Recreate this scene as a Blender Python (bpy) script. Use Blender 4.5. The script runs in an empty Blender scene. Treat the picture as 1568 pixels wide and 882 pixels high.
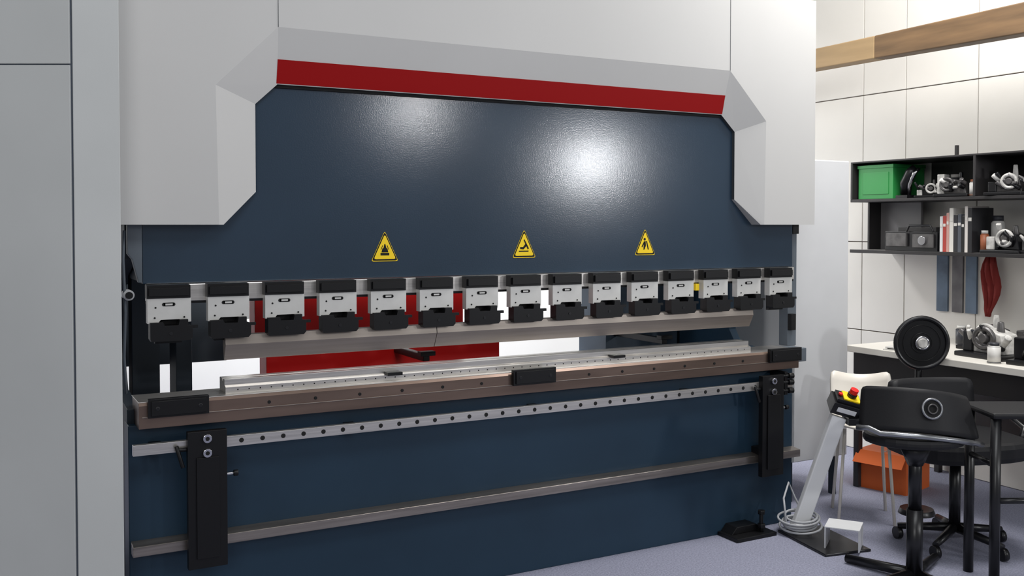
import bpy, bmesh, math, random
from mathutils import Vector, Matrix
random.seed(4)
H = 1.46
UP = .02
TH = math.radians(28.47)
S = bpy.context.scene
COL = S.collection

# ------------------------------------------------------------------ materials
def lin(c):
    return tuple(((v/255)/12.92 if v/255 <= 0.04045 else (((v/255)+0.055)/1.055)**2.4) for v in c)
MATS = {}
def mat(name, rgb, rough=0.5, metal=0.0, bump=0.0, bscale=200.0, var=0.0, vscale=6.0, stretch=None, coat=0.0, spec=0.5, emit=0.0, det=3.0):
    if name in MATS: return MATS[name]
    m = bpy.data.materials.new(name); m.use_nodes = True
    nt = m.node_tree; n = nt.nodes; b = n['Principled BSDF']
    c = lin(rgb)
    b.inputs['Roughness'].default_value = rough
    b.inputs['Metallic'].default_value = metal
    b.inputs['Specular IOR Level'].default_value = spec
    b.inputs['Coat Weight'].default_value = coat
    b.inputs['Base Color'].default_value = (*c, 1)
    tc = n.new('ShaderNodeTexCoord'); mp = n.new('ShaderNodeMapping')
    nt.links.new(tc.outputs['Object'], mp.inputs['Vector'])
    if stretch: mp.inputs['Scale'].default_value = stretch
    if var > 0:
        no = n.new('ShaderNodeTexNoise'); no.inputs['Scale'].default_value = vscale; no.inputs['Detail'].default_value = det
        nt.links.new(mp.outputs['Vector'], no.inputs['Vector'])
        r = n.new('ShaderNodeValToRGB')
        r.color_ramp.elements[0].position = 0.3; r.color_ramp.elements[1].position = 0.7
        r.color_ramp.elements[0].color = (*[max(0, v*(1-var)) for v in c], 1)
        r.color_ramp.elements[1].color = (*[min(1, v*(1+var)) for v in c], 1)
        nt.links.new(no.outputs['Fac'], r.inputs['Fac']); nt.links.new(r.outputs['Color'], b.inputs['Base Color'])
    if bump > 0:
        n2 = n.new('ShaderNodeTexNoise'); n2.inputs['Scale'].default_value = bscale; n2.inputs['Detail'].default_value = 2
        nt.links.new(mp.outputs['Vector'], n2.inputs['Vector'])
        bp = n.new('ShaderNodeBump'); bp.inputs['Strength'].default_value = bump; bp.inputs['Distance'].default_value = 0.002
        nt.links.new(n2.outputs['Fac'], bp.inputs['Height']); nt.links.new(bp.outputs['Normal'], b.inputs['Normal'])
    if emit > 0:
        b.inputs['Emission Color'].default_value = (*c, 1); b.inputs['Emission Strength'].default_value = emit
    MATS[name] = m
    return m

WHITE = mat('cover_paint_light_grey', (192,191,189), 0.42, bump=0.06, bscale=500, var=0.03, vscale=1.2)
WHITE2 = mat('cabinet_paint_grey', (200,201,203), 0.5, bump=0.05, bscale=400, var=0.02)
MIDG = mat('bracket_mid_grey', (92,100,108), 0.5, var=.1)
RED = mat('stripe_red', (148,2,4), 0.5, spec=.2)
RED2 = mat('backgauge_red', (215,20,16), 0.45)
BLUE = mat('ram_paint_slate_blue', (41,57,73), 0.17, bump=0.10, bscale=190, var=0.08, vscale=2.2, spec=.55)
BLUE2 = mat('apron_paint_blue', (34,56,74), 0.42, bump=0.08, bscale=300, var=0.10, vscale=2.5, spec=.35)
DBLUE = mat('frame_paint_dark', (38,48,58), 0.5, var=0.05)
BLACK = mat('black_oxide', (14,14,16), 0.4, bump=0.05, spec=.35)
BLK2 = mat('black_plastic', (18,18,21), 0.32)
MATB = mat('black_matte_upholstery', (24,24,27), 0.6, bump=.1, bscale=150, spec=.35)
HOLE = mat('hole_dark', (5,5,6), 0.8)
STEEL = mat('ground_steel', (214,210,205), 0.3, 0.85, var=0.14, vscale=5, stretch=(1,30,30))
PUNCHM = mat('punch_steel', (150,141,133), 0.42, 0.6, var=0.08, vscale=4, stretch=(1,20,20))
BROWN = mat('table_steel_brown', (122,104,94), 0.32, 0.75, var=0.30, vscale=1.6, stretch=(1,3,8))
LEDGE = mat('ledge_steel', (156,148,141), 0.3, 0.85, var=0.22, vscale=3, stretch=(1,8,20))
PLATE = mat('clamp_plate_zinc', (208,207,203), 0.4, 0.25, var=0.04, vscale=20)
CHROME = mat('chrome', (210,210,214), 0.15, 1.0)
YEL = mat('sign_yellow', (250,212,10), 0.5)
SEAM_SHADE = mat('seam_and_gap_shade', (60,64,68), 0.7)

# ------------------------------------------------------------------ mesh builder
class MB:
    def __init__(s): s.bm = bmesh.new(); s.m = []
    def mi(s, m):
        if m not in s.m: s.m.append(m)
        return s.m.index(m)
    def face(s, vs, m, smooth=False):
        f = s.bm.faces.new(vs); f.material_index = s.mi(m); f.smooth = smooth; return f
    def poly(s, pts, m): return s.face([s.bm.verts.new(p) for p in pts], m)
    def box(s, x0,x1,y0,y1,z0,z1,m):
        v = [s.bm.verts.new(p) for p in [(x0,y0,z0),(x1,y0,z0),(x1,y1,z0),(x0,y1,z0),(x0,y0,z1),(x1,y0,z1),(x1,y1,z1),(x0,y1,z1)]]
        for q in [(0,3,2,1),(4,5,6,7),(0,1,5,4),(1,2,6,5),(2,3,7,6),(3,0,4,7)]: s.face([v[i] for i in q], m)
    def prism(s, pts, axis, c0, c1, m):
        def P(a,b,c): return {'x':(c,a,b),'y':(a,c,b),'z':(a,b,c)}[axis]
        A = [s.bm.verts.new(P(a,b,c0)) for a,b in pts]; B = [s.bm.verts.new(P(a,b,c1)) for a,b in pts]
        n = len(pts)
        s.face(A, m); s.face(list(reversed(B)), m)
        for i in range(n): s.face([A[i],B[i],B[(i+1)%n],A[(i+1)%n]], m)
    def cyl(s, p0, p1, r0, r1=None, m=None, seg=20, caps=True):
        r1 = r0 if r1 is None else r1
        p0=Vector(p0); p1=Vector(p1); d=(p1-p0).normalized()
        a = d.orthogonal().normalized(); b = d.cross(a)
        A=[];B=[]
        for i in range(seg):
            t=2*math.pi*i/seg; o=a*math.cos(t)+b*math.sin(t)
            A.append(s.bm.verts.new(p0+o*r0)); B.append(s.bm.verts.new(p1+o*r1))
        for i in range(seg): s.face([A[i],A[(i+1)%seg],B[(i+1)%seg],B[i]], m, True)
        if caps: s.face(list(reversed(A)), m); s.face(B, m)
    def tube(s, pts, r, m, seg=10):
        pts=[Vector(p) for p in pts]; rings=[]
        up=Vector((0.13,0.21,0.97))
        for i,p in enumerate(pts):
            d=(pts[min(i+1,len(pts)-1)]-pts[max(i-1,0)]).normalized()
            a=d.cross(up)
            if a.length<0.05: a=d.cross(Vector((1,0,0)))
            a.normalize(); b=d.cross(a)
            rr = r[i] if isinstance(r,(list,tuple)) else r
            rings.append([s.bm.verts.new(p+(a*math.cos(2*math.pi*k/seg)+b*math.sin(2*math.pi*k/seg))*rr) for k in range(seg)])
        for i in range(len(rings)-1):
            for k in range(seg): s.face([rings[i][k],rings[i][(k+1)%seg],rings[i+1][(k+1)%seg],rings[i+1][k]], m, True)
        s.face(list(reversed(rings[0])), m); s.face(rings[-1], m)
    def torus(s, c, axis, R, r, m, seg=32, ms=10):
        c=Vector(c); ax=Vector(axis).normalized(); a=ax.orthogonal().normalized(); b=ax.cross(a)
        rings=[]
        for i in range(seg):
            t=2*math.pi*i/seg; o=a*math.cos(t)+b*math.sin(t)
            rings.append([s.bm.verts.new(c+o*(R+r*math.cos(2*math.pi*k/ms))+ax*r*math.sin(2*math.pi*k/ms)) for k in range(ms)])
        for i in range(seg):
            for k in range(ms): s.face([rings[i][k],rings[(i+1)%seg][k],rings[(i+1)%seg][(k+1)%ms],rings[i][(k+1)%ms]], m, True)
    def obj(s, name, parent=None, bevel=0.0, loc=None, rot=None, recalc=True, subsurf=0):
        if recalc: bmesh.ops.recalc_face_normals(s.bm, faces=s.bm.faces)
        me=bpy.data.meshes.new(name); s.bm.to_mesh(me); s.bm.free()
        for m in s.m: me.materials.append(m)
        o=bpy.data.objects.new(name, me); COL.objects.link(o)
        if loc: o.location=loc
        if rot is not None: o.rotation_euler=(0,0,rot)
        if parent: o.parent=parent
        if bevel>0:
            md=o.modifiers.new('bev','BEVEL'); md.width=bevel; md.segments=2; md.limit_method='ANGLE'; md.angle_limit=math.radians(40)
        if subsurf:
            md=o.modifiers.new('sub','SUBSURF'); md.levels=subsurf; md.render_levels=subsurf
        return o
def empty(name, loc=(0,0,0), rot=0):
    e=bpy.data.objects.new(name,None); COL.objects.link(e); e.location=loc; e.rotation_euler=(0,0,rot); e.empty_display_size=0.1; return e
def z(r): return H+r

# ------------------------------------------------------------------ press brake
PB = empty('press_brake')
b=MB()
YF, YB, YR = 3.50, 3.55, 4.9
P=[(.409,0),(.733,0),(.725,.487),(.946,.708),(3.040,.708),(3.261,.487),(3.253,0),(3.577,0),(3.577,1.085),(.409,1.085)]
Pv=[b.bm.verts.new((x,YF,z(zz))) for x,zz in P]
b.face(Pv, WHITE)
Bp=[(.750,0,3.5065),(.874,.118,YB),(.874,.434,YB),(.955,.510,YB),(3.031,.510,YB),(3.112,.434,YB),(3.112,.118,YB),(3.236,0,3.5065)]
Bv=[b.bm.verts.new((x,y,z(zz))) for x,zz,y in Bp]
b.face([Pv[1],Pv[2],Bv[2],Bv[1],Bv[0]], WHITE)
b.face([Pv[2],Pv[3],Bv[3],Bv[2]], WHITE)
b.face([Pv[3],Pv[4],Bv[4],Bv[3]], WHITE)
b.face([Pv[4],Pv[5],Bv[5],Bv[4]], WHITE)
b.face([Pv[5],Pv[6],Bv[7],Bv[6],Bv[5]], WHITE)
Cv=[b.bm.verts.new((x,3.568,z(zz))) for x,zz,y in Bp]
for i in range(7): b.face([Bv[i],Bv[i+1],Cv[i+1],Cv[i]], SEAM_SHADE if 0<i<6 else WHITE)  # shadow gap towards the ram: shade put in as dark face colour
R=[b.bm.verts.new((x,YR,z(zz))) for x,zz in [(.409,0),(3.577,0),(3.577,1.085),(.409,1.085)]]
b.face([Pv[0],Pv[9],R[3],R[0]], WHITE); b.face([Pv[9],Pv[8],R[2],R[3]], WHITE); b.face([Pv[8],Pv[7],R[1],R[2]], WHITE)
b.face([R[0],R[3],R[2],R[1]], WHITE)
L0=b.bm.verts.new((.409,3.568,z(0))); L1=b.bm.verts.new((3.577,3.568,z(0)))
b.face([Pv[0],L0,Cv[0],Bv[0],Pv[1]], WHITE); b.face([Pv[6],Bv[7],Cv[7],L1,Pv[7]], WHITE)
b.obj('head_cover', PB, recalc=False)
b=MB()
for x in (.946,3.04): b.box(x-.0009,x+.0009,YF-.0012,YF+.001,z(.708),z(1.085),SEAM_SHADE)
b.obj('cover_seams', PB)
def slope_y(zr): return YF+(0.708-zr)/(0.708-0.51)*0.05
b=MB()
e=.0015
b.prism([(slope_y(.597)-e,z(.597)),(slope_y(.597)+.001,z(.597)),(slope_y(.513)+.001,z(.513)),(slope_y(.513)-e,z(.513))],'x',.9505,3.0345,RED)
b.obj('red_stripe', PB)
b=MB()
b.box(.488,3.50,3.568,3.63,z(-.205),z(.62),BLUE)
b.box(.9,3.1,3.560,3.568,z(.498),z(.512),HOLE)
b.obj('ram', PB, bevel=.003)
b=MB()
b.box(.50,3.485,3.54,3.60,z(-.266),z(-.207),STEEL)
b.box(.50,3.485,3.545,3.595,z(-.275),z(-.266),BLACK)
b.obj('ram_clamp_rail', PB, bevel=.002)
b=MB()
b.box(.488,.494,3.60,3.9,z(-.2),z(0.3),DBLUE)
b.obj('ram_guide_strip', PB)
for i in range(15):
    x=.492+.2*i
    b=MB()
    b.box(x,x+.143,3.502,3.545,z(-.252),z(-.207),BLACK)
    b.box(x+.006,x+.137,3.492,3.51,z(-.243),z(-.216),BLACK)
    b.prism([(x+.002,z(-.252)),(x+.145,z(-.252)),(x+.145,z(-.335)),(x+.115,z(-.337)),(x+.105,z(-.325)),(x+.045,z(-.325)),(x+.035,z(-.337)),(x+.002,z(-.337))],'y',3.505,3.54,PLATE)
    b.box(x+.055,x+.087,3.5035,3.506,z(-.279),z(-.267),HOLE)
    for dx in (.055,.087): b.cyl((x+dx,3.5035,z(-.273)),(x+dx,3.506,z(-.273)),.006,m=HOLE,seg=14)
    b.box(x+.060,x+.084,3.5032,3.5036,z(-.276),z(-.270),PLATE)
    for dx,dz in ((.028,-.283),(.025,-.318),(.122,-.318)):
        b.cyl((x+dx,3.5032,z(dz)),(x+dx,3.506,z(dz)),.0032,m=HOLE,seg=10)
    b.prism([(x+.008,z(-.333)),(x+.05,z(-.333)),(x+.055,z(-.345)),(x+.1,z(-.345)),(x+.105,z(-.325)),(x+.132,z(-.325)),(x+.132,z(-.345)),(x+.147,z(-.348)),(x+.147,z(-.388)),(x+.138,z(-.398)),(x+.012,z(-.398)),(x+.008,z(-.39))],'y',3.488,3.535,BLACK)
    b.box(x+.144,x+.166,3.495,3.507,z(-.357),z(-.347),BLACK)
    b.cyl((x+.075,3.486,z(-.372)),(x+.075,3.489,z(-.372)),.006,m=BLK2,seg=12)
    b.box(x+.03,x+.12,3.54,3.56,z(-.41),z(-.26),BLACK)
    if i==12: b.box(x-.03,x-.01,3.52,3.54,z(-.30),z(-.27),YEL)
    b.obj('tool_clamp_%d'%(i+1), PB, bevel=.0015)
for k,(xa,xb) in enumerate(((.756,1.571),(1.573,3.205))):
    b=MB()
    b.prism([(3.522,z(-.392)),(3.562,z(-.392)),(3.562,z(-.42)),(3.55,z(-.482)),(3.545,z(-.482)),(3.516,z(-.425))],'x',xa,xb,PUNCHM)
    b.obj('punch_%d'%(k+1), PB, bevel=.001)
b=MB()
b.prism([(3.545,z(-.552)),(3.572,z(-.552)),(3.580,z(-.562)),(3.588,z(-.552)),(3.625,z(-.552)),(3.625,z(-.60)),(3.528,z(-.60)),(3.528,z(-.578)),(3.545,z(-.572))],'x',.757,3.20,STEEL)
for i in range(60):
    x=.80+i*.04
    b.cyl((x,3.5272,z(-.588)),(x,3.5285,z(-.588)),.0028,m=HOLE,seg=8)
for x in (1.36,2.40): 
    b.box(x,x+.06,3.50,3.545,z(-.578),z(-.566),BLACK)
b.obj('lower_die', PB, bevel=.001)
b=MB()
b.prism([(3.482,z(-.612)),(3.49,z(-.602)),(3.64,z(-.602)),(3.64,z(-.69)),(3.482,z(-.69))],'x',.46,3.462,BROWN)
b.prism([(3.4905,z(-.600)),(3.66,z(-.600)),(3.66,z(-.603)),(3.4905,z(-.603))],'x',.46,3.462,STEEL)
b.box(.47,3.45,3.478,3.483,z(-.652),z(-.6495),LEDGE)
for i in range(14):
    x=.9+i*.17
    if abs(x-1.99)>.15:
        b.cyl((x,3.479,z(-.634)),(x,3.483,z(-.634)),.006,m=HOLE,seg=12)
b.obj('bending_table', PB, bevel=.001)
b=MB()
for xa in (.487,1.885,3.262):
    b.box(xa,xa+.2,3.462,3.482,z(-.652),z(-.588),BLACK)
    b.box(xa+.01,xa+.19,3.456,3.463,z(-.645),z(-.595),BLACK)
    for dx in (.03,.17): b.cyl((xa+dx,3.454,z(-.62)),(xa+dx,3.457,z(-.62)),.007,m=BLK2,seg=12)
b.obj('table_clamp_blocks', PB, bevel=.003)
b=MB()
b.box(.435,3.498,3.56,3.66,0.0,z(-.69),BLUE2)
b.obj('front_apron', PB, bevel=.003)
b=MB()
b.box(.44,3.42,3.478,3.50,z(-.779),z(-.742),STEEL)
for i in range(34):
    x=.80+i*.0745
    b.cyl((x,3.4765,z(-.760)),(x,3.479,z(-.760)),.0085,m=HOLE,seg=14)
for x in (.5,1.2,2.0,2.8,3.38): b.box(x,x+.04,3.50,3.56,z(-.775),z(-.75),BLACK)
b.obj('front_support_rail', PB, bevel=.0015)
b=MB()
b.prism([(3.505,z(-1.095)),(3.56,z(-1.088)),(3.56,z(-1.13)),(3.505,z(-1.13))],'x',.44,3.50,LEDGE)
b.obj('lower_ledge', PB, bevel=.002)
for k,xa in enumerate((.612,3.205)):
    b=MB()
    b.box(xa,xa+.132,3.45,3.478,z(-1.185),z(-.71),BLACK)
    b.box(xa+.028,xa+.104,3.443,3.45,z(-1.15),z(-.80),BLACK)
    b.box(xa+.03,xa+.1,3.478,3.56,z(-1.12),z(-1.06),BLACK)
    for dz in (-.735,-.785):
        b.cyl((xa+.064,3.438,z(dz)),(xa+.064,3.45,z(dz)),.015,m=CHROME,seg=18)
        b.cyl((xa+.064,3.4365,z(dz)),(xa+.064,3.439,z(dz)),.008,m=HOLE,seg=6)
    b.cyl((xa+.132,3.465,z(-.87)),(xa+.157,3.465,z(-.87)),.005,m=CHROME,seg=10)
    b.cyl((xa+.157,3.465,z(-.87)),(xa+.172,3.465,z(-.87)),.011,m=BLACK,seg=14)
    b.cyl((xa-.03,3.465,z(-.77)),(xa,3.465,z(-.77)),.007,m=BLACK,seg=10)
    b.cyl((xa-.035,3.465,z(-.755)),(xa-.015,3.455,z(-.83)),.007,m=BLACK,seg=10)
    b.obj('support_bracket_%d'%(k+1), PB, bevel=.002)
b=MB()
for zr in (-.75,-.79,-.72):
    b.cyl((3.34,3.47,z(zr)),(3.385,3.46,z(zr)),.008,m=BLACK,seg=12)
    b.cyl((3.375,3.46,z(zr)),(3.40,3.455,z(zr)),.014,m=BLACK,seg=12)
b.box(3.352,3.372,3.46,3.56,z(-.81),z(-.70),BLACK)
b.obj('adjuster_knobs', PB, bevel=.002)
for k,xa in enumerate((.437,3.452)):
    b=MB()
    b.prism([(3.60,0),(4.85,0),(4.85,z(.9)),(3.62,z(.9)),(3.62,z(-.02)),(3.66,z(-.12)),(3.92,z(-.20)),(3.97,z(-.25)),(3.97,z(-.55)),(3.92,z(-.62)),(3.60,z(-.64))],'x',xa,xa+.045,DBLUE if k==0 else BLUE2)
    b.obj('side_frame_%d'%(k+1), PB, bevel=.002)
b=MB()
b.prism([(.44,z(0)),(.487,z(0)),(.487,z(-.20)),(.475,z(-.20)),(.455,z(-.12)),(.44,z(-.10))],'y',3.565,3.60,MIDG)
b.box(3.505,3.545,3.57,3.60,z(-.045),z(-.0),BLACK)
b.box(3.503,3.56,3.60,3.66,z(-.60),z(-.0),MIDG)
b.box(3.503,3.535,3.575,3.60,z(-.52),z(-.44),BLACK)
b.box(3.463,3.53,3.50,3.60,z(-.665),z(-.60),MIDG)
b.obj('end_brackets', PB, bevel=.002)
b=MB()
b.tube([(.43,3.57,z(-.02)),(.425,3.56,z(-.12)),(.43,3.555,z(-.3)),(.425,3.56,z(-.45)),(.432,3.58,z(-.58))],.005,MIDG)
b.cyl((.44,3.54,z(-.24)),(.44,3.60,z(-.24)),.018,m=WHITE2); b.cyl((.44,3.53,z(-.24)),(.44,3.54,z(-.24)),.012,m=BLACK)
b.obj('side_sensor_cable', PB)
b=MB()
b.box(.48,3.45,4.70,4.82,z(-.30),z(.9),MIDG)
b.box(.48,3.45,4.5,4.6,z(-1.2),z(-.78),DBLUE)
b.obj('rear_body', PB, bevel=.003)
b=MB()
b.box(1.10,2.26,4.30,4.42,z(-.72),z(-.575),RED2)
b.box(1.06,2.08,4.34,4.44,z(-.50),z(-.28),RED2)
for x in (1.15,2.0): b.box(x,x+.06,4.36,4.42,z(-.60),z(-.46),BLACK)
for x in (1.7,3.0):
    b.box(x,x+.03,3.95,4.4,z(-.60),z(-.57),BLACK); b.box(x-.02,x+.05,3.93,3.97,z(-.575),z(-.555),BLACK)
b.box(.9,3.3,4.30,4.36,z(-.80),z(-.72),STEEL)
b.obj('back_gauge', PB, bevel=.002)
b=MB()
b.box(2.95,3.43,4.38,4.65,z(-.80),z(-.25),mat('rear_cabinet_blue',(70,84,98),.5))
b.box(.50,.60,3.95,4.05,z(-1.3),z(.2),DBLUE)
b.box(.66,.72,3.95,4.1,z(-1.3),z(.2),DBLUE)
b.box(.50,.95,4.4,4.5,z(-.60),z(.2),MIDG)
b.box(.5,3.4,4.2,4.24,z(-.24),z(-.12),DBLUE)
b.obj('rear_cylinder_housing', PB, bevel=.002)
b=MB()
b.box(3.03,3.27,3.42,3.56,.0,.018,BLACK)
b.prism([(3.05,.018),(3.23,.018),(3.20,.05),(3.08,.05)],'y',3.48,3.56,BLACK)
b.cyl((3.21,3.46,.018),(3.21,3.46,.11),.009,m=BLACK); b.cyl((3.21,3.46,.035),(3.21,3.46,.055),.02,m=BLACK,seg=6); b.cyl((3.21,3.46,.1),(3.21,3.46,.118),.018,m=BLACK,seg=6)
b.box(.5,.75,3.42,3.56,0,.018,BLACK)
b.obj('anchor_foot', PB, bevel=.002)

def sign(name, cx, cz, w, h, kind):
    b=MB()
    def tri(s,y0,y1,m,zo=0.0):
        pts=[]
        base=[(cx-w/2*s,cz-h/2*s+zo),(cx+w/2*s,cz-h/2*s+zo),(cx,cz+h/2*s+zo)]
        for i in range(3):
            p=Vector(base[i]); q=Vector(base[(i+1)%3]); r=Vector(base[i-1]); rr=.1*w
            a=p+(r-p).normalized()*rr*.8; c=p+(q-p).normalized()*rr*.8
            for t in (0,.5,1):
                v=a*(1-t)**2+p*2*t*(1-t)+c*t*t; pts.append((v.x,v.y))
        b.prism(pts,'y',y0,y1,m)
    tri(1.0,3.5665,3.568,YEL); tri(.95,3.5660,3.5665,HOLE,-.000); tri(.82,3.5655,3.566,YEL,-.002)
    y0,y1=3.565,3.5655
    K=HOLE
    if kind==0:
        b.box(cx-.018,cx+.018,y0,y1,cz-.036,cz-.026,K); b.prism([(cx-.014,cz-.024),(cx+.014,cz-.024),(cx+.010,cz-.008),(cx-.010,cz-.008)],'y',y0,y1,K)
        b.prism([(cx-.006,cz-.008),(cx+.006,cz-.008),(cx+.002,cz+.008),(cx-.002,cz+.008)],'y',y0,y1,K)
        for sx in (-1,1): b.prism([(cx+sx*.014,cz-.012),(cx+sx*.018,cz-.016),(cx+sx*.01,cz+.004),(cx+sx*.008,cz+.002)],'y',y0,y1,K)
    elif kind==1:
        b.prism([(cx-.026,cz-.034),(cx+.02,cz-.034),(cx+.02,cz-.029),(cx-.026,cz-.029)],'y',y0,y1,K)
        b.prism([(cx-.004,cz+.016),(cx+.001,cz+.018),(cx+.022,cz-.02),(cx+.016,cz-.024)],'y',y0,y1,K)
        b.prism([(cx-.02,cz-.022),(cx-.004,cz-.024),(cx+.012,cz-.008),(cx+.004,cz-.002),(cx-.006,cz-.014),(cx-.02,cz-.014)],'y',y0,y1,K)
    else:
        b.prism([(cx-.01,cz-.034),(cx-.004,cz-.034),(cx+.004,cz-.016),(cx+.002,cz+.004),(cx-.008,cz+.002),(cx-.008,cz-.014)],'y',y0,y1,K)
        b.cyl((cx-.003,y0,cz+.012),(cx-.003,y1,cz+.012),.006,m=K,seg=12)
        b.prism([(cx+.014,cz-.034),(cx+.02,cz-.034),(cx+.010,cz+.004),(cx+.004,cz+.004)],'y',y0,y1,K)
        b.prism([(cx-.02,cz-.02),(cx-.016,cz-.024),(cx-.004,cz-.004),(cx-.008,cz-.0)],'y',y0,y1,K)
    b.obj(name, PB)
sign('warning_label_1',1.374,z(-.083),.112,.118,0)
sign('warning_label_2',1.992,z(-.079),.112,.118,1)
sign('warning_label_3',2.611,z(-.077),.112,.118,2)

# ------------------------------------------------------------------ cabinet right of machine
E=empty('electrical_cabinet')
b=MB()
b.box(3.70,4.09,3.76,4.35,.22,1.80,WHITE2)
b.box(3.703,4.087,3.754,3.76,.223,1.797,WHITE2)
b.box(3.72,3.74,3.8,3.84,0,.22,DBLUE); b.box(4.04,4.06,3.8,3.84,0,.22,DBLUE)
b.box(3.72,3.74,4.27,4.31,0,.22,DBLUE); b.box(4.04,4.06,4.27,4.31,0,.22,DBLUE)
b.obj('cabinet_body',E,bevel=.003)

# ------------------------------------------------------------------ foot pedal console
E=empty('foot_pedal_console')
PG=mat('pole_grey',(222,223,225),.45)
b=MB()
p0=Vector((3.385,3.40,.02)); p1=Vector((3.535,3.30,.56))
d=(p1-p0).normalized(); sx=Vector((.879,-.477,0)).normalized(); sx=(sx-d*sx.dot(d)).normalized(); sy=d.cross(sx)
vs=[]
for p in (p0,p1):
    for a,c in ((-1,-1),(1,-1),(1,1),(-1,1)): vs.append(b.bm.verts.new(p+sx*a*.036+sy*c*.022))
for q in [(0,3,2,1),(4,5,6,7),(0,1,5,4),(1,2,6,5),(2,3,7,6),(3,0,4,7)]: b.face([vs[i] for i in q],PG)
b.obj('pole',E,bevel=.006)
b=MB()
b.box(-.068,.068,-.05,.05,-.03,.03,BLK2)
b.box(-.045,.045,-.053,-.05,-.012,.012,PG)
b.box(-.058,.058,-.04,.04,.03,.048,BLK2)
b.box(-.03,.05,-.035,.035,.048,.056,YEL)
b.cyl((0.010,0,.056),(0.010,0,.075),.022,m=BLK2,seg=20); b.cyl((0.010,0,.075),(0.010,0,.098),.019,m=RED2,seg=20)
b.cyl((-.042,.0,.05),(-.042,.0,.06),.01,m=RED2,seg=12)
o=b.obj('control_head',E,bevel=.005,loc=(3.56,3.285,.61)); o.rotation_euler=(math.radians(25),math.radians(16),-TH)
b=MB()
b.box(-.0,.11,-.05,.05,-.02,.012,BLK2); b.tube([(.03,-.04,.0),(.09,-.06,.02),(.11,0,.02),(.09,.05,.0)],.01,BLK2)
b.obj('switch_arm',E,bevel=.006,loc=(3.56,3.28,.545),rot=-TH)
b=MB()
b.box(-.10,.14,-.30,.07,0,.012,BLK2)
b.box(-.04,.04,.0,.06,.012,.05,PG)
b.obj('base_plate',E,bevel=.003,loc=(3.395,3.37,0),rot=-.18)
b=MB()
w=.075;t=.006
b.prism([(-w,.0),(-w,.10),(w,.10),(w,.0),(w-t,.0),(w-t,.10-t),(-w+t,.10-t),(-w+t,0)],'y',-.07,.07,PG)
b.obj('pedal_guard',E,bevel=.002,loc=(3.40,3.135,.012),rot=-.95)
b=MB()
pts=[]
for i in range(220):
    a=i/220*2*math.pi*5
    r=.085+.012*math.sin(a*.37)+.008*math.sin(a*1.3)
    pts.append((3.39+r*math.cos(a),3.395+r*math.sin(a)*.95,.028+.06*(i/220)+.012*math.sin(a+.7)))
b.tube(pts,.0055,mat('cable_grey',(170,172,176),.5),8)
b.tube([(3.30,3.39,.06),(3.34,3.45,.16),(3.40,3.48,.22),(3.43,3.47,.15),(3.44,3.42,.07)],.005,MATS['cable_grey'],8)
b.obj('coiled_cable',E)

# ------------------------------------------------------------------ room
FLOOR=mat('carpet_blue_grey',(142,144,162),.95,bump=.6,bscale=250,var=.24,vscale=140,spec=.1)
b=MB(); b.box(-3,9,-6,7.2,-.05,0,FLOOR); b.obj('floor')
WP=mat('wall_panel_white',(212,209,203),.6,var=.04,vscale=1.5)
WPL=mat('wall_panel_grey',(190,192,191),.6,bump=.05,bscale=200,var=.045,vscale=1.8)
BK=mat('wall_back_white',(228,228,225),.7)
b=MB(); b.box(-3,9,7.0,7.1,0,3.8,BK); b.obj('wall_back')
b=MB()
b.box(5.012,5.08,2.3,7.0,0,3.8,mat('groove_dark',(105,95,88),.8))
ys=[2.3,2.66,3.155,3.655,4.15,4.48,5.0,5.5,6.0,6.5,7.0]
zs=[0,.78,1.35,2.29,2.65,3.2,3.8]
for i in range(len(ys)-1):
    for j in range(len(zs)-1):
        b.box(5.0,5.014,ys[i]+.003,ys[i+1]-.003,zs[j]+.003,zs[j+1]-.003,WP)
b.obj('wall_right',bevel=.002)
b=MB()
b.box(.262,.400,3.40,3.46,0,3.8,WPL)
b.box(.252,.266,3.408,3.45,0,3.8,mat('groove_blue',(70,78,90),.7))
g=MATS['groove_blue']
def leftpanel(z0,z1,off=0.0,s0=0.0,s1=2.2,m=WPL):
    p=Vector((.254,3.402)); dd=Vector((-.879,.477)); nn=Vector((.477,.879))
    A=p+dd*s0+nn*off; B=p+dd*s1+nn*off; C=B+nn*.05; D=A+nn*.05
    b.prism([(A.x,A.y),(B.x,B.y),(C.x,C.y),(D.x,D.y)],'z',z0,z1,m)
leftpanel(0,z(.505)); leftpanel(z(.509),3.8); leftpanel(0.01,3.79,.006,0.001,2.19,g)
b.obj('wall_left',bevel=.002)

b=MB()
KR=mat('kraft_brown',(104,80,54),.6,var=.3,vscale=2.5,stretch=(2,1,8))
KL=mat('kraft_tan',(156,130,94),.6,var=.12,vscale=2.5,stretch=(2,1,8))
def beamseg(y0,y1,h0,h1,m):
    v=[]
    for y,h in ((y0,h0),(y1,h1)):
        for a,c in ((-1,-1),(1,-1),(1,1),(-1,1)): v.append(b.bm.verts.new((4.62+a*.05,y,2.49+c*h)))
    for q in [(0,3,2,1),(4,5,6,7),(0,1,5,4),(1,2,6,5),(2,3,7,6),(3,0,4,7)]: b.face([v[i] for i in q],m)
beamseg(2.3,4.02,.088,.066,KR); beamseg(4.02,7.0,.066,.045,KL)
for yy in (2.5,6.8): b.box(4.66,5.01,yy,yy+.04,2.47,2.51,KR)
b.obj('wooden_beam',bevel=.006)

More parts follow.
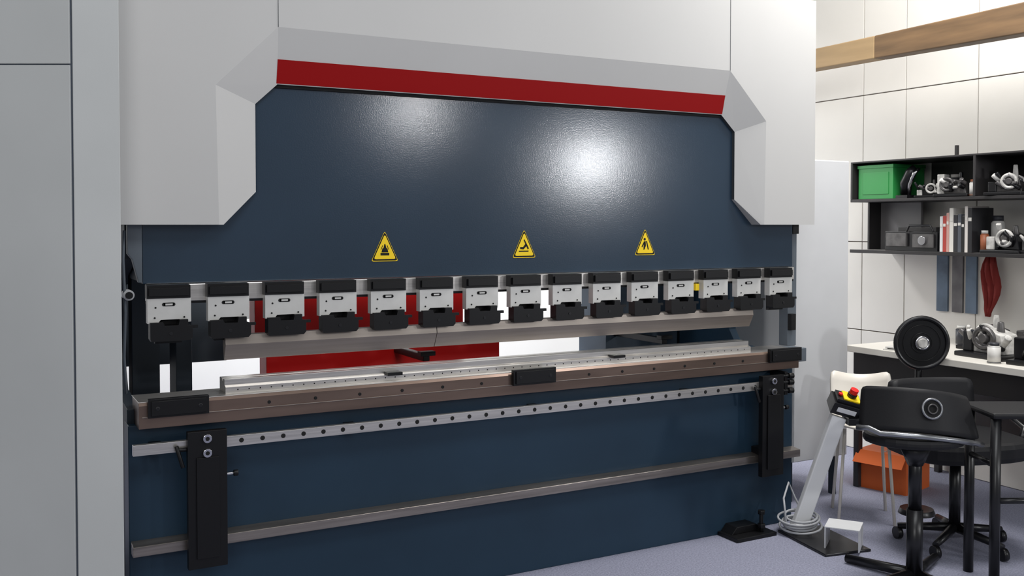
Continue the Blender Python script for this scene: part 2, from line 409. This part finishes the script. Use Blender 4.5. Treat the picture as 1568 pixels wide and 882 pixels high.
# ------------------------------------------------------------------ wall shelf
DK=mat('shelf_dark',(40,38,39),.5); SHW=mat('shelf_edge_grey',(150,148,146),.5)
E=empty('shelf_unit',loc=(0,0,UP))
b=MB()
b.box(4.65,5.0,2.9,4.26,1.575,1.592,DK)
b.box(4.65,5.0,2.9,4.26,1.808,1.818,DK)
b.box(4.65,5.0,4.245,4.26,1.592,1.808,DK)
b.box(4.65,5.0,3.41,3.425,1.592,1.808,DK)
b.box(4.985,4.999,2.9,3.95,1.592,1.808,DK)
b.box(4.65,5.0,2.9,4.26,1.272,1.288,SHW)
b.box(4.648,4.652,2.9,4.26,1.270,1.290,DK)
b.box(4.80,5.0,4.245,4.26,1.288,1.575,DK)
b.box(4.90,4.92,3.95,4.25,1.289,1.574,mat('panel_midgrey',(120,118,120),.6))
b.box(4.75,4.77,3.60,3.615,1.818,1.88,DK)
b.obj('shelf_boards',E,bevel=.002)
b=MB()
G=mat('green_plastic',(46,140,70),.4)
b.box(4.68,4.95,3.97,4.225,1.593,1.79,G); b.box(4.675,4.955,3.965,4.23,1.775,1.795,G)
b.box(4.677,4.68,4.0,4.19,1.62,1.75,G)
b.obj('storage_crate',bevel=.005,loc=(0,0,UP))
b=MB()
pts=[(4.72,3.92-.0,1.62),(4.70,3.90,1.68),(4.70,3.87,1.74),(4.72,3.85,1.77)]
b.tube(pts,[.026,.03,.026,.02],BLK2,12); b.tube([(p[0],p[1]-.03,p[2]-.008) for p in pts],[.012,.012,.012,.008],CHROME,12)
b.box(4.68,4.78,3.87,3.95,1.593,1.61,BLK2)
b.obj('hose_roll',loc=(0,0,UP))
GW=mat('cast_white',(190,188,184),.45,var=.35,vscale=30); GG=mat('cast_grey',(90,88,88),.4,.4,var=.3,vscale=25)
def gadget(x,y,zz,s,seed,name='machine_part'):
    rnd=random.Random(seed); b=MB()
    k=rnd.random()
    mats=[GW,GG,BLK2]; rnd.shuffle(mats)
    b.box(-.5*s,.5*s,-.6*s,.6*s,0,.10*s,BLK2)
    b.prism([(-.45*s,.1*s),(.35*s,.1*s),(.3*s,.4*s),(.05*s,.62*s),(-.35*s,.5*s)],'x',-.25*s,.25*s,mats[0])
    b.torus((-.34*s,(k-.5)*.4*s,.42*s),(1,.2,0),.2*s,.06*s,GW if k<.4 else GG,20,8)
    b.cyl((-.40*s,(k-.5)*.4*s,.42*s),(.1*s,(k-.5)*.4*s,.42*s),.1*s,m=GG,seg=14)
    for q in range(7):
        y0=rnd.uniform(-.5,.5)*s; z0=rnd.uniform(.15,.5)*s
        b.cyl((-.25*s,y0,z0),(-.35*s-rnd.random()*.1*s,y0+rnd.uniform(-.25,.25)*s,z0+rnd.uniform(.0,.35)*s),rnd.uniform(.04,.1)*s,rnd.uniform(.03,.08)*s,m=mats[q%3],seg=10)
    b.box(-.3*s,.1*s,.3*s,.55*s,.1*s,(.3+.5*k)*s,mats[2])
    b.cyl((0,-.15*s,.5*s),(0,-.15*s,(.75+rnd.random()*.2)*s),.09*s,.06*s,m=mats[1],seg=12)
    b.obj(name,bevel=.03*s,loc=(x,y,zz),rot=rnd.uniform(-.3,.3))
u=UP
gadget(4.75,3.765,1.594+u,.12,1); gadget(4.74,3.59,1.594+u,.16,2); gadget(4.74,3.27,1.594+u,.17,3); gadget(4.74,3.08,1.594+u,.15,5)
# jars and tins clutter
def jar(x,y,zz,r,h,body,lid):
    b=MB()
    b.cyl((0,0,0),(0,0,h*.8),r,m=body); b.cyl((0,0,h*.8),(0,0,h*.86),r,r*.75,m=body); b.cyl((0,0,h*.86),(0,0,h),r*.78,m=lid)
    b.torus((0,0,h*.06),(0,0,1),r,.002,lid,20,6)
    b.obj('storage_jar',loc=(x,y,zz))
JW=mat('jar_white',(206,204,200),.4); JD=mat('jar_dark',(52,54,60),.4); JO=mat('jar_rust',(150,86,56),.5)
jar(4.85,3.68,1.594+u,.035,.13,JD,JW); jar(4.87,3.49,1.594+u,.03,.16,JW,JD); jar(4.72,3.47,1.594+u,.022,.09,JW,JO)
jar(4.84,3.17,1.594+u,.035,.15,JD,JD); jar(4.86,3.36,1.594+u,.03,.12,JW,JD)
jar(4.83,3.40,1.289+u,.035,.20,JW,JD); jar(4.74,3.415,1.289+u,.022,.12,JO,JW)
jar(4.30,3.04,.79,.03,.10,JW,JD); jar(4.78,3.58,.79,.03,.11,JD,JW); jar(4.55,3.02,.79,.028,.18,JW,JW)
b=MB()
b.box(-.09,.09,-.13,.13,0,.006,JW); b.box(-.08,.09,-.12,.11,.006,.012,DK); b.box(-.085,.07,-.10,.12,.012,.018,JW)
b.obj('paper_stack',loc=(4.36,3.55,.79),rot=.3)
b=MB()
b.box(4.70,4.88,3.68,4.04,1.289,1.40,BLK2); b.box(4.69,4.70,3.70,3.84,1.31,1.385,GG); b.box(4.685,4.70,3.88,4.02,1.315,1.39,GG)
b.cyl((4.68,3.77,1.35),(4.69,3.77,1.35),.025,m=CHROME); b.box(4.74,4.86,3.72,3.98,1.40,1.425,DK)
b.tube([(4.69,3.70,1.40),(4.69,3.72,1.435),(4.69,3.86,1.435),(4.69,3.88,1.40)],.006,BLK2)
b.obj('tool_case',bevel=.005,loc=(0,0,UP))
b=MB()
y=3.665
cols=[(215,215,215),(170,60,52),(196,150,140),(215,212,205),(40,40,44),(80,84,92),(24,24,26),(210,205,200),(30,30,34)]
for i,c in enumerate(cols):
    w=random.uniform(.018,.028); h=random.uniform(.19,.255)
    m=mat('book_%d'%i,c,.6)
    b.box(4.70,4.88,y-w+.002,y,1.289,1.289+h,m); b.box(4.705,4.878,y-w+.005,y-.003,1.289+h-.002,1.289+h+.001,WP)
    b.box(4.698,4.70,y-w+.004,y-.002,1.289+h*.7,1.289+h*.78,WP)
    y-=w
b.obj('book_row',bevel=.002,loc=(0,0,UP))
gadget(4.75,3.27,1.289+u,.19,7); gadget(4.76,3.08,1.289+u,.18,8)
b=MB()
PBM=mat('poster_blue_grey',(88,104,122),.6,var=.3,vscale=8); PGM=mat('poster_grey',(96,94,96),.6,var=.4,vscale=10)
for y0,y1,m in ((3.83,3.905,PBM),(3.73,3.80,PGM),(3.64,3.71,PBM)): 
    b.box(4.985,4.998,y0,y1,.93,1.265,m); b.box(4.98,4.999,y0-.003,y1+.003,1.262,1.272,DK)
b.obj('wall_banner',loc=(0,0,UP))
b=MB()
CL=mat('cloth_dark_red',(128,36,32),.8)
n=10; rows=[]
for j in range(9):
    zz=1.262-j*.042; wv=.03+.022*math.sin(j*.5)
    rows.append([b.bm.verts.new((4.955+.012*math.sin(i*1.6+j*.5), 3.53+wv*(i/n-.5)*2+.008*math.sin(j), zz)) for i in range(n+1)])
for j in range(8):
    for i in range(n): b.face([rows[j][i],rows[j][i+1],rows[j+1][i+1],rows[j+1][i]],CL,True)
o=b.obj('hanging_cloth',loc=(0,0,UP)); md=o.modifiers.new('s','SOLIDIFY'); md.thickness=.008

# desk
DW=mat('desk_white',(222,218,210),.4)
b=MB()
b.box(4.23,4.998,2.5,3.90,.755,.79,DW)
b.box(4.27,4.98,2.52,3.88,.63,.755,DK)
for yy in (2.53,3.84):
    for xx in (4.27,4.94): b.box(xx,xx+.035,yy,yy+.035,0,.63,DK)
b.box(4.965,4.985,2.55,3.86,.30,.63,DK)
b.obj('work_desk',bevel=.003)
for (x,y,s,sd) in ((4.5,3.18,.24,11),(4.45,2.86,.24,12),(4.75,3.38,.22,13),(4.85,3.12,.24,16)):
    gadget(x,y,.79,s,sd)
b=MB(); OR=mat('orange_card',(220,104,42),.6)
b.prism([(-.05,0),(.05,0),(.035,.03),(-.035,.03)],'x',-.03,.03,OR); b.cyl((0,0,.03),(0,0,.045),.015,m=GW)
b.obj('tape_dispenser',loc=(4.7,3.78,.79))
b=MB()
b.box(-.14,.14,-.14,.14,0,.21,OR); b.box(-.14,.14,-.002,.002,.21,.212,GW)
for sx in (-1,1): b.prism([(sx*.14,.21),(sx*.145,.212),(sx*.2,.15),(sx*.195,.148)],'y',-.14,.14,OR)
b.obj('cardboard_box',loc=(4.46,3.76,0),rot=.25)

# pedestal fan
E=empty('pedestal_fan',loc=(4.12,3.31,0),rot=-TH-.1)
b=MB()
b.cyl((0,-.0,.87),(0,.03,.87),.128,m=BLACK,seg=40); b.torus((0,0,.87),(0,1,0),.125,.012,BLK2,40,8)
for r in (.05,.09): b.torus((0,-.004,.87),(0,1,0),r,.0015,BLACK,36,6)
b.cyl((0,-.022,.87),(0,0,.87),.022,.028,m=GW,seg=20); b.torus((0,-.01,.87),(0,1,0),.03,.006,CHROME,20,8)
b.cyl((0,.03,.87),(0,.06,.87),.05,.04,m=BLK2)
b.cyl((0,.05,.02),(0,.05,.85),.016,m=BLK2); b.cyl((0,.05,0),(0,.05,.025),.09,.08,m=BLK2,seg=30)
b.obj('fan_head_and_stand',E,bevel=.002)

# plastic chair white
E=empty('plastic_chair',loc=(3.86,3.44,0),rot=-TH-.2)
b=MB(); SH=mat('shell_white',(222,216,206),.4)
n=8; rows=[]
prof=[(-.15,.46),(-.05,.45),(.06,.46),(.12,.51),(.15,.60),(.165,.69)]
for (yy,zz) in prof:
    rows.append([b.bm.verts.new((.15*(i/n*2-1),yy-.05*(i/n*2-1)**2*(1 if zz>.5 else 0),zz+.03*(i/n*2-1)**2)) for i in range(n+1)])
for j in range(len(rows)-1):
    for i in range(n): b.face([rows[j][i],rows[j][i+1],rows[j+1][i+1],rows[j+1][i]],SH,True)
o=b.obj('shell',E,subsurf=1); md=o.modifiers.new('s','SOLIDIFY'); md.thickness=.012
b=MB()
for sx in (-1,1):
    for sy in (-1,1): b.cyl((sx*.10,sy*.09,.455),(sx*.13,sy*.13,0),.008,m=SH,seg=10)
b.obj('legs',E)

# swivel chair (black)
E=empty('swivel_chair',loc=(3.88,2.93,0),rot=-TH+.2)
b=MB()
pts=[]
for i in range(24):
    a=2*math.pi*i/24; c=math.cos(a); s=math.sin(a)
    pts.append((.28*math.copysign(abs(c)**.6,c),.24*math.copysign(abs(s)**.6,s)))
b.prism(pts,'z',.42,.51,MATB)
b.obj('seat',E,bevel=.025)
b=MB()
b.cyl((0,0,.07),(0,0,.42),.025,m=BLK2)
for i in range(5):
    a=2*math.pi*i/5
    b.cyl((0,0,.085),(.24*math.cos(a),.24*math.sin(a),.06),.022,.014,m=BLK2,seg=12)
    b.cyl((.24*math.cos(a)-.012,.24*math.sin(a),.028),(.24*math.cos(a)+.012,.24*math.sin(a),.028),.028,m=BLK2,seg=16)
b.tube([(-.25,-.1,.46),(-.29,-.08,.54),(-.29,.05,.59),(-.24,.16,.61)],.014,BLK2); b.tube([(.25,-.1,.46),(.29,-.08,.54),(.29,.05,.59),(.24,.16,.61)],.014,BLK2)
b.obj('base',E)
b=MB(); rows=[]
for j in range(5):
    zz=.53+j*.05
    rows.append([b.bm.verts.new((.22*(i/8*2-1),.22+.03*j/4-.05*(i/8*2-1)**2,zz)) for i in range(9)])
for j in range(4):
    for i in range(8): b.face([rows[j][i],rows[j][i+1],rows[j+1][i+1],rows[j+1][i]],MATB,True)
o=b.obj('backrest',E,subsurf=1); md=o.modifiers.new('s','SOLIDIFY'); md.thickness=.04
b=MB(); b.tube([(0,.1,.44),(0,.22,.46),(0,.25,.58)],.02,BLK2); b.obj('back_stem',E)

# bar stool
E=empty('bar_stool',loc=(3.33,2.69,0),rot=-TH)
b=MB(); rows=[]
W=.235
for j in range(6):
    t=j/5; zz=.635+.165*t
    rows.append([b.bm.verts.new((W*(1-.12*t)*(i/14*2-1)+.01,-.11+.13*(i/14*2-1)**2+.05*t,zz-.04*(i/14*2-1)*(1)*.6-.03*(i/14*2-1)**2)) for i in range(15)])
for j in range(5):
    for i in range(14): b.face([rows[j][i],rows[j][i+1],rows[j+1][i+1],rows[j+1][i]],MATB,True)
o=b.obj('backrest',E,subsurf=1); md=o.modifiers.new('s','SOLIDIFY'); md.thickness=.035; md.offset=0
RIM=mat('rim_satin_grey',(150,152,156),.3,.85)
b=MB(); b.tube([((W+.02)*(i/14*2-1)+.01,-.125+.13*(i/14*2-1)**2,.622-.026*(i/14*2-1)-.03*(i/14*2-1)**2+(0.02 if i<2 else 0)) for i in range(15)],.011,RIM,10)
b.torus((.01,-.112,.735),(0,1,-.2),.038,.005,RIM,28,8); b.cyl((.01,-.112,.735),(.01,-.10,.732),.034,m=HOLE); b.torus((.01,-.118,.735),(0,1,-.2),.018,.003,GG,20,8)
b.obj('rim_and_badge',E)
b=MB()
pts=[(.2*math.cos(2*math.pi*i/28),.17*math.sin(2*math.pi*i/28)+.04) for i in range(28)]
b.prism(pts,'z',.57,.61,MATB)
b.obj('seat',E,bevel=.015)
b=MB()
b.cyl((0,0.02,.02),(0,0.02,.30),.032,m=BLK2); b.cyl((0,.02,.30),(0,.02,.57),.026,m=BLK2); b.cyl((0,.02,.48),(0,.02,.57),.03,.07,m=BLK2)
for a in (.9,2.3,3.6,5.2):
    b.cyl((0,.02,.035),(.30*math.cos(a),.02+.30*math.sin(a),.02),.022,.018,m=BLK2,seg=12)
b.obj('pedestal',E)

E=empty('side_table',loc=(3.68,2.55,0),rot=-TH)
b=MB()
b.box(-.12,.22,-.15,.13,.69,.715,MATB)
b.obj('top',E,bevel=.01)
b=MB()
for x,y in ((-.095,-.12),(.085,-.12),(-.095,.10),(.19,.10)):
    b.cyl((x,y,0),(x,y,.69),.02,m=BLK2)
b.cyl((-.095,-.12,.36),(.085,-.12,.36),.012,m=BLK2); b.cyl((-.095,-.12,.5),(-.095,.10,.5),.012,m=BLK2)
b.obj('legs',E)

# ------------------------------------------------------------------ lights
def area(name, loc, target, size, power, col=(1,1,1), sy=None):
    l=bpy.data.lights.new(name,'AREA'); l.energy=power; l.color=col
    l.shape='DISK' if sy is None else 'RECTANGLE'; l.size=size
    if sy: l.size_y=sy
    o=bpy.data.objects.new(name,l); COL.objects.link(o); o.location=loc
    o.rotation_euler=(Vector(target)-Vector(loc)).to_track_quat('-Z','Y').to_euler(); return o
dh=.02
area('hall_lamp_a',(3.75,-1.79,2.59+dh),(1.5,3.57,1.9),.22,17)
area('hall_lamp_b',(5.8,-1.79,2.105+dh),(2.33,3.57,1.7),.34,42,(.97,.985,1))
area('added_fill_light',(-2.5,-2.2,3.4),(2.0,3.5,1.2),2.6,75,(1,1,1),1.6)  # unseen fill added behind camera left to lift the shaded fronts
area('overhead_fill_light',(1.5,0.3,4.6),(2.2,3.4,1.0),3.0,60,(.96,.98,1),1.2)  # soft fill added above, out of view, to light the floor
area('booth_fill_light',(3.9,3.0,3.7),(4.2,3.2,0),1.0,95,(1,.98,.95),1.0)  # added lamp without a fixture, brightens the booth and its floor
area('rear_hall_light',(2.2,5.9,3.2),(2.2,6.9,.8),2.5,190,(1,1,1),.8)
area('behind_ram_fill_light',(1.8,3.95,2.1),(1.7,4.35,1.0),1.4,16,(1,1,1),.12)  # added lamp hidden behind the ram, brightens the red back gauge
w=bpy.data.worlds.new('World'); S.world=w; w.use_nodes=True
bg=w.node_tree.nodes['Background']; bg.inputs['Color'].default_value=(.90,.92,.95,1); bg.inputs['Strength'].default_value=.27

# ------------------------------------------------------------------ camera
cd=bpy.data.cameras.new('Camera'); cam=bpy.data.objects.new('Camera',cd); COL.objects.link(cam)
cd.lens=34.44; cd.sensor_width=36; cd.sensor_fit='HORIZONTAL'
cd.shift_y=-57.7/1568
cam.location=(0,0,H); cam.rotation_euler=(math.radians(90-1.5),0,-TH)
cd.clip_start=.05
S.camera=cam
S.view_settings.view_transform='Standard'
S.view_settings.look='None'
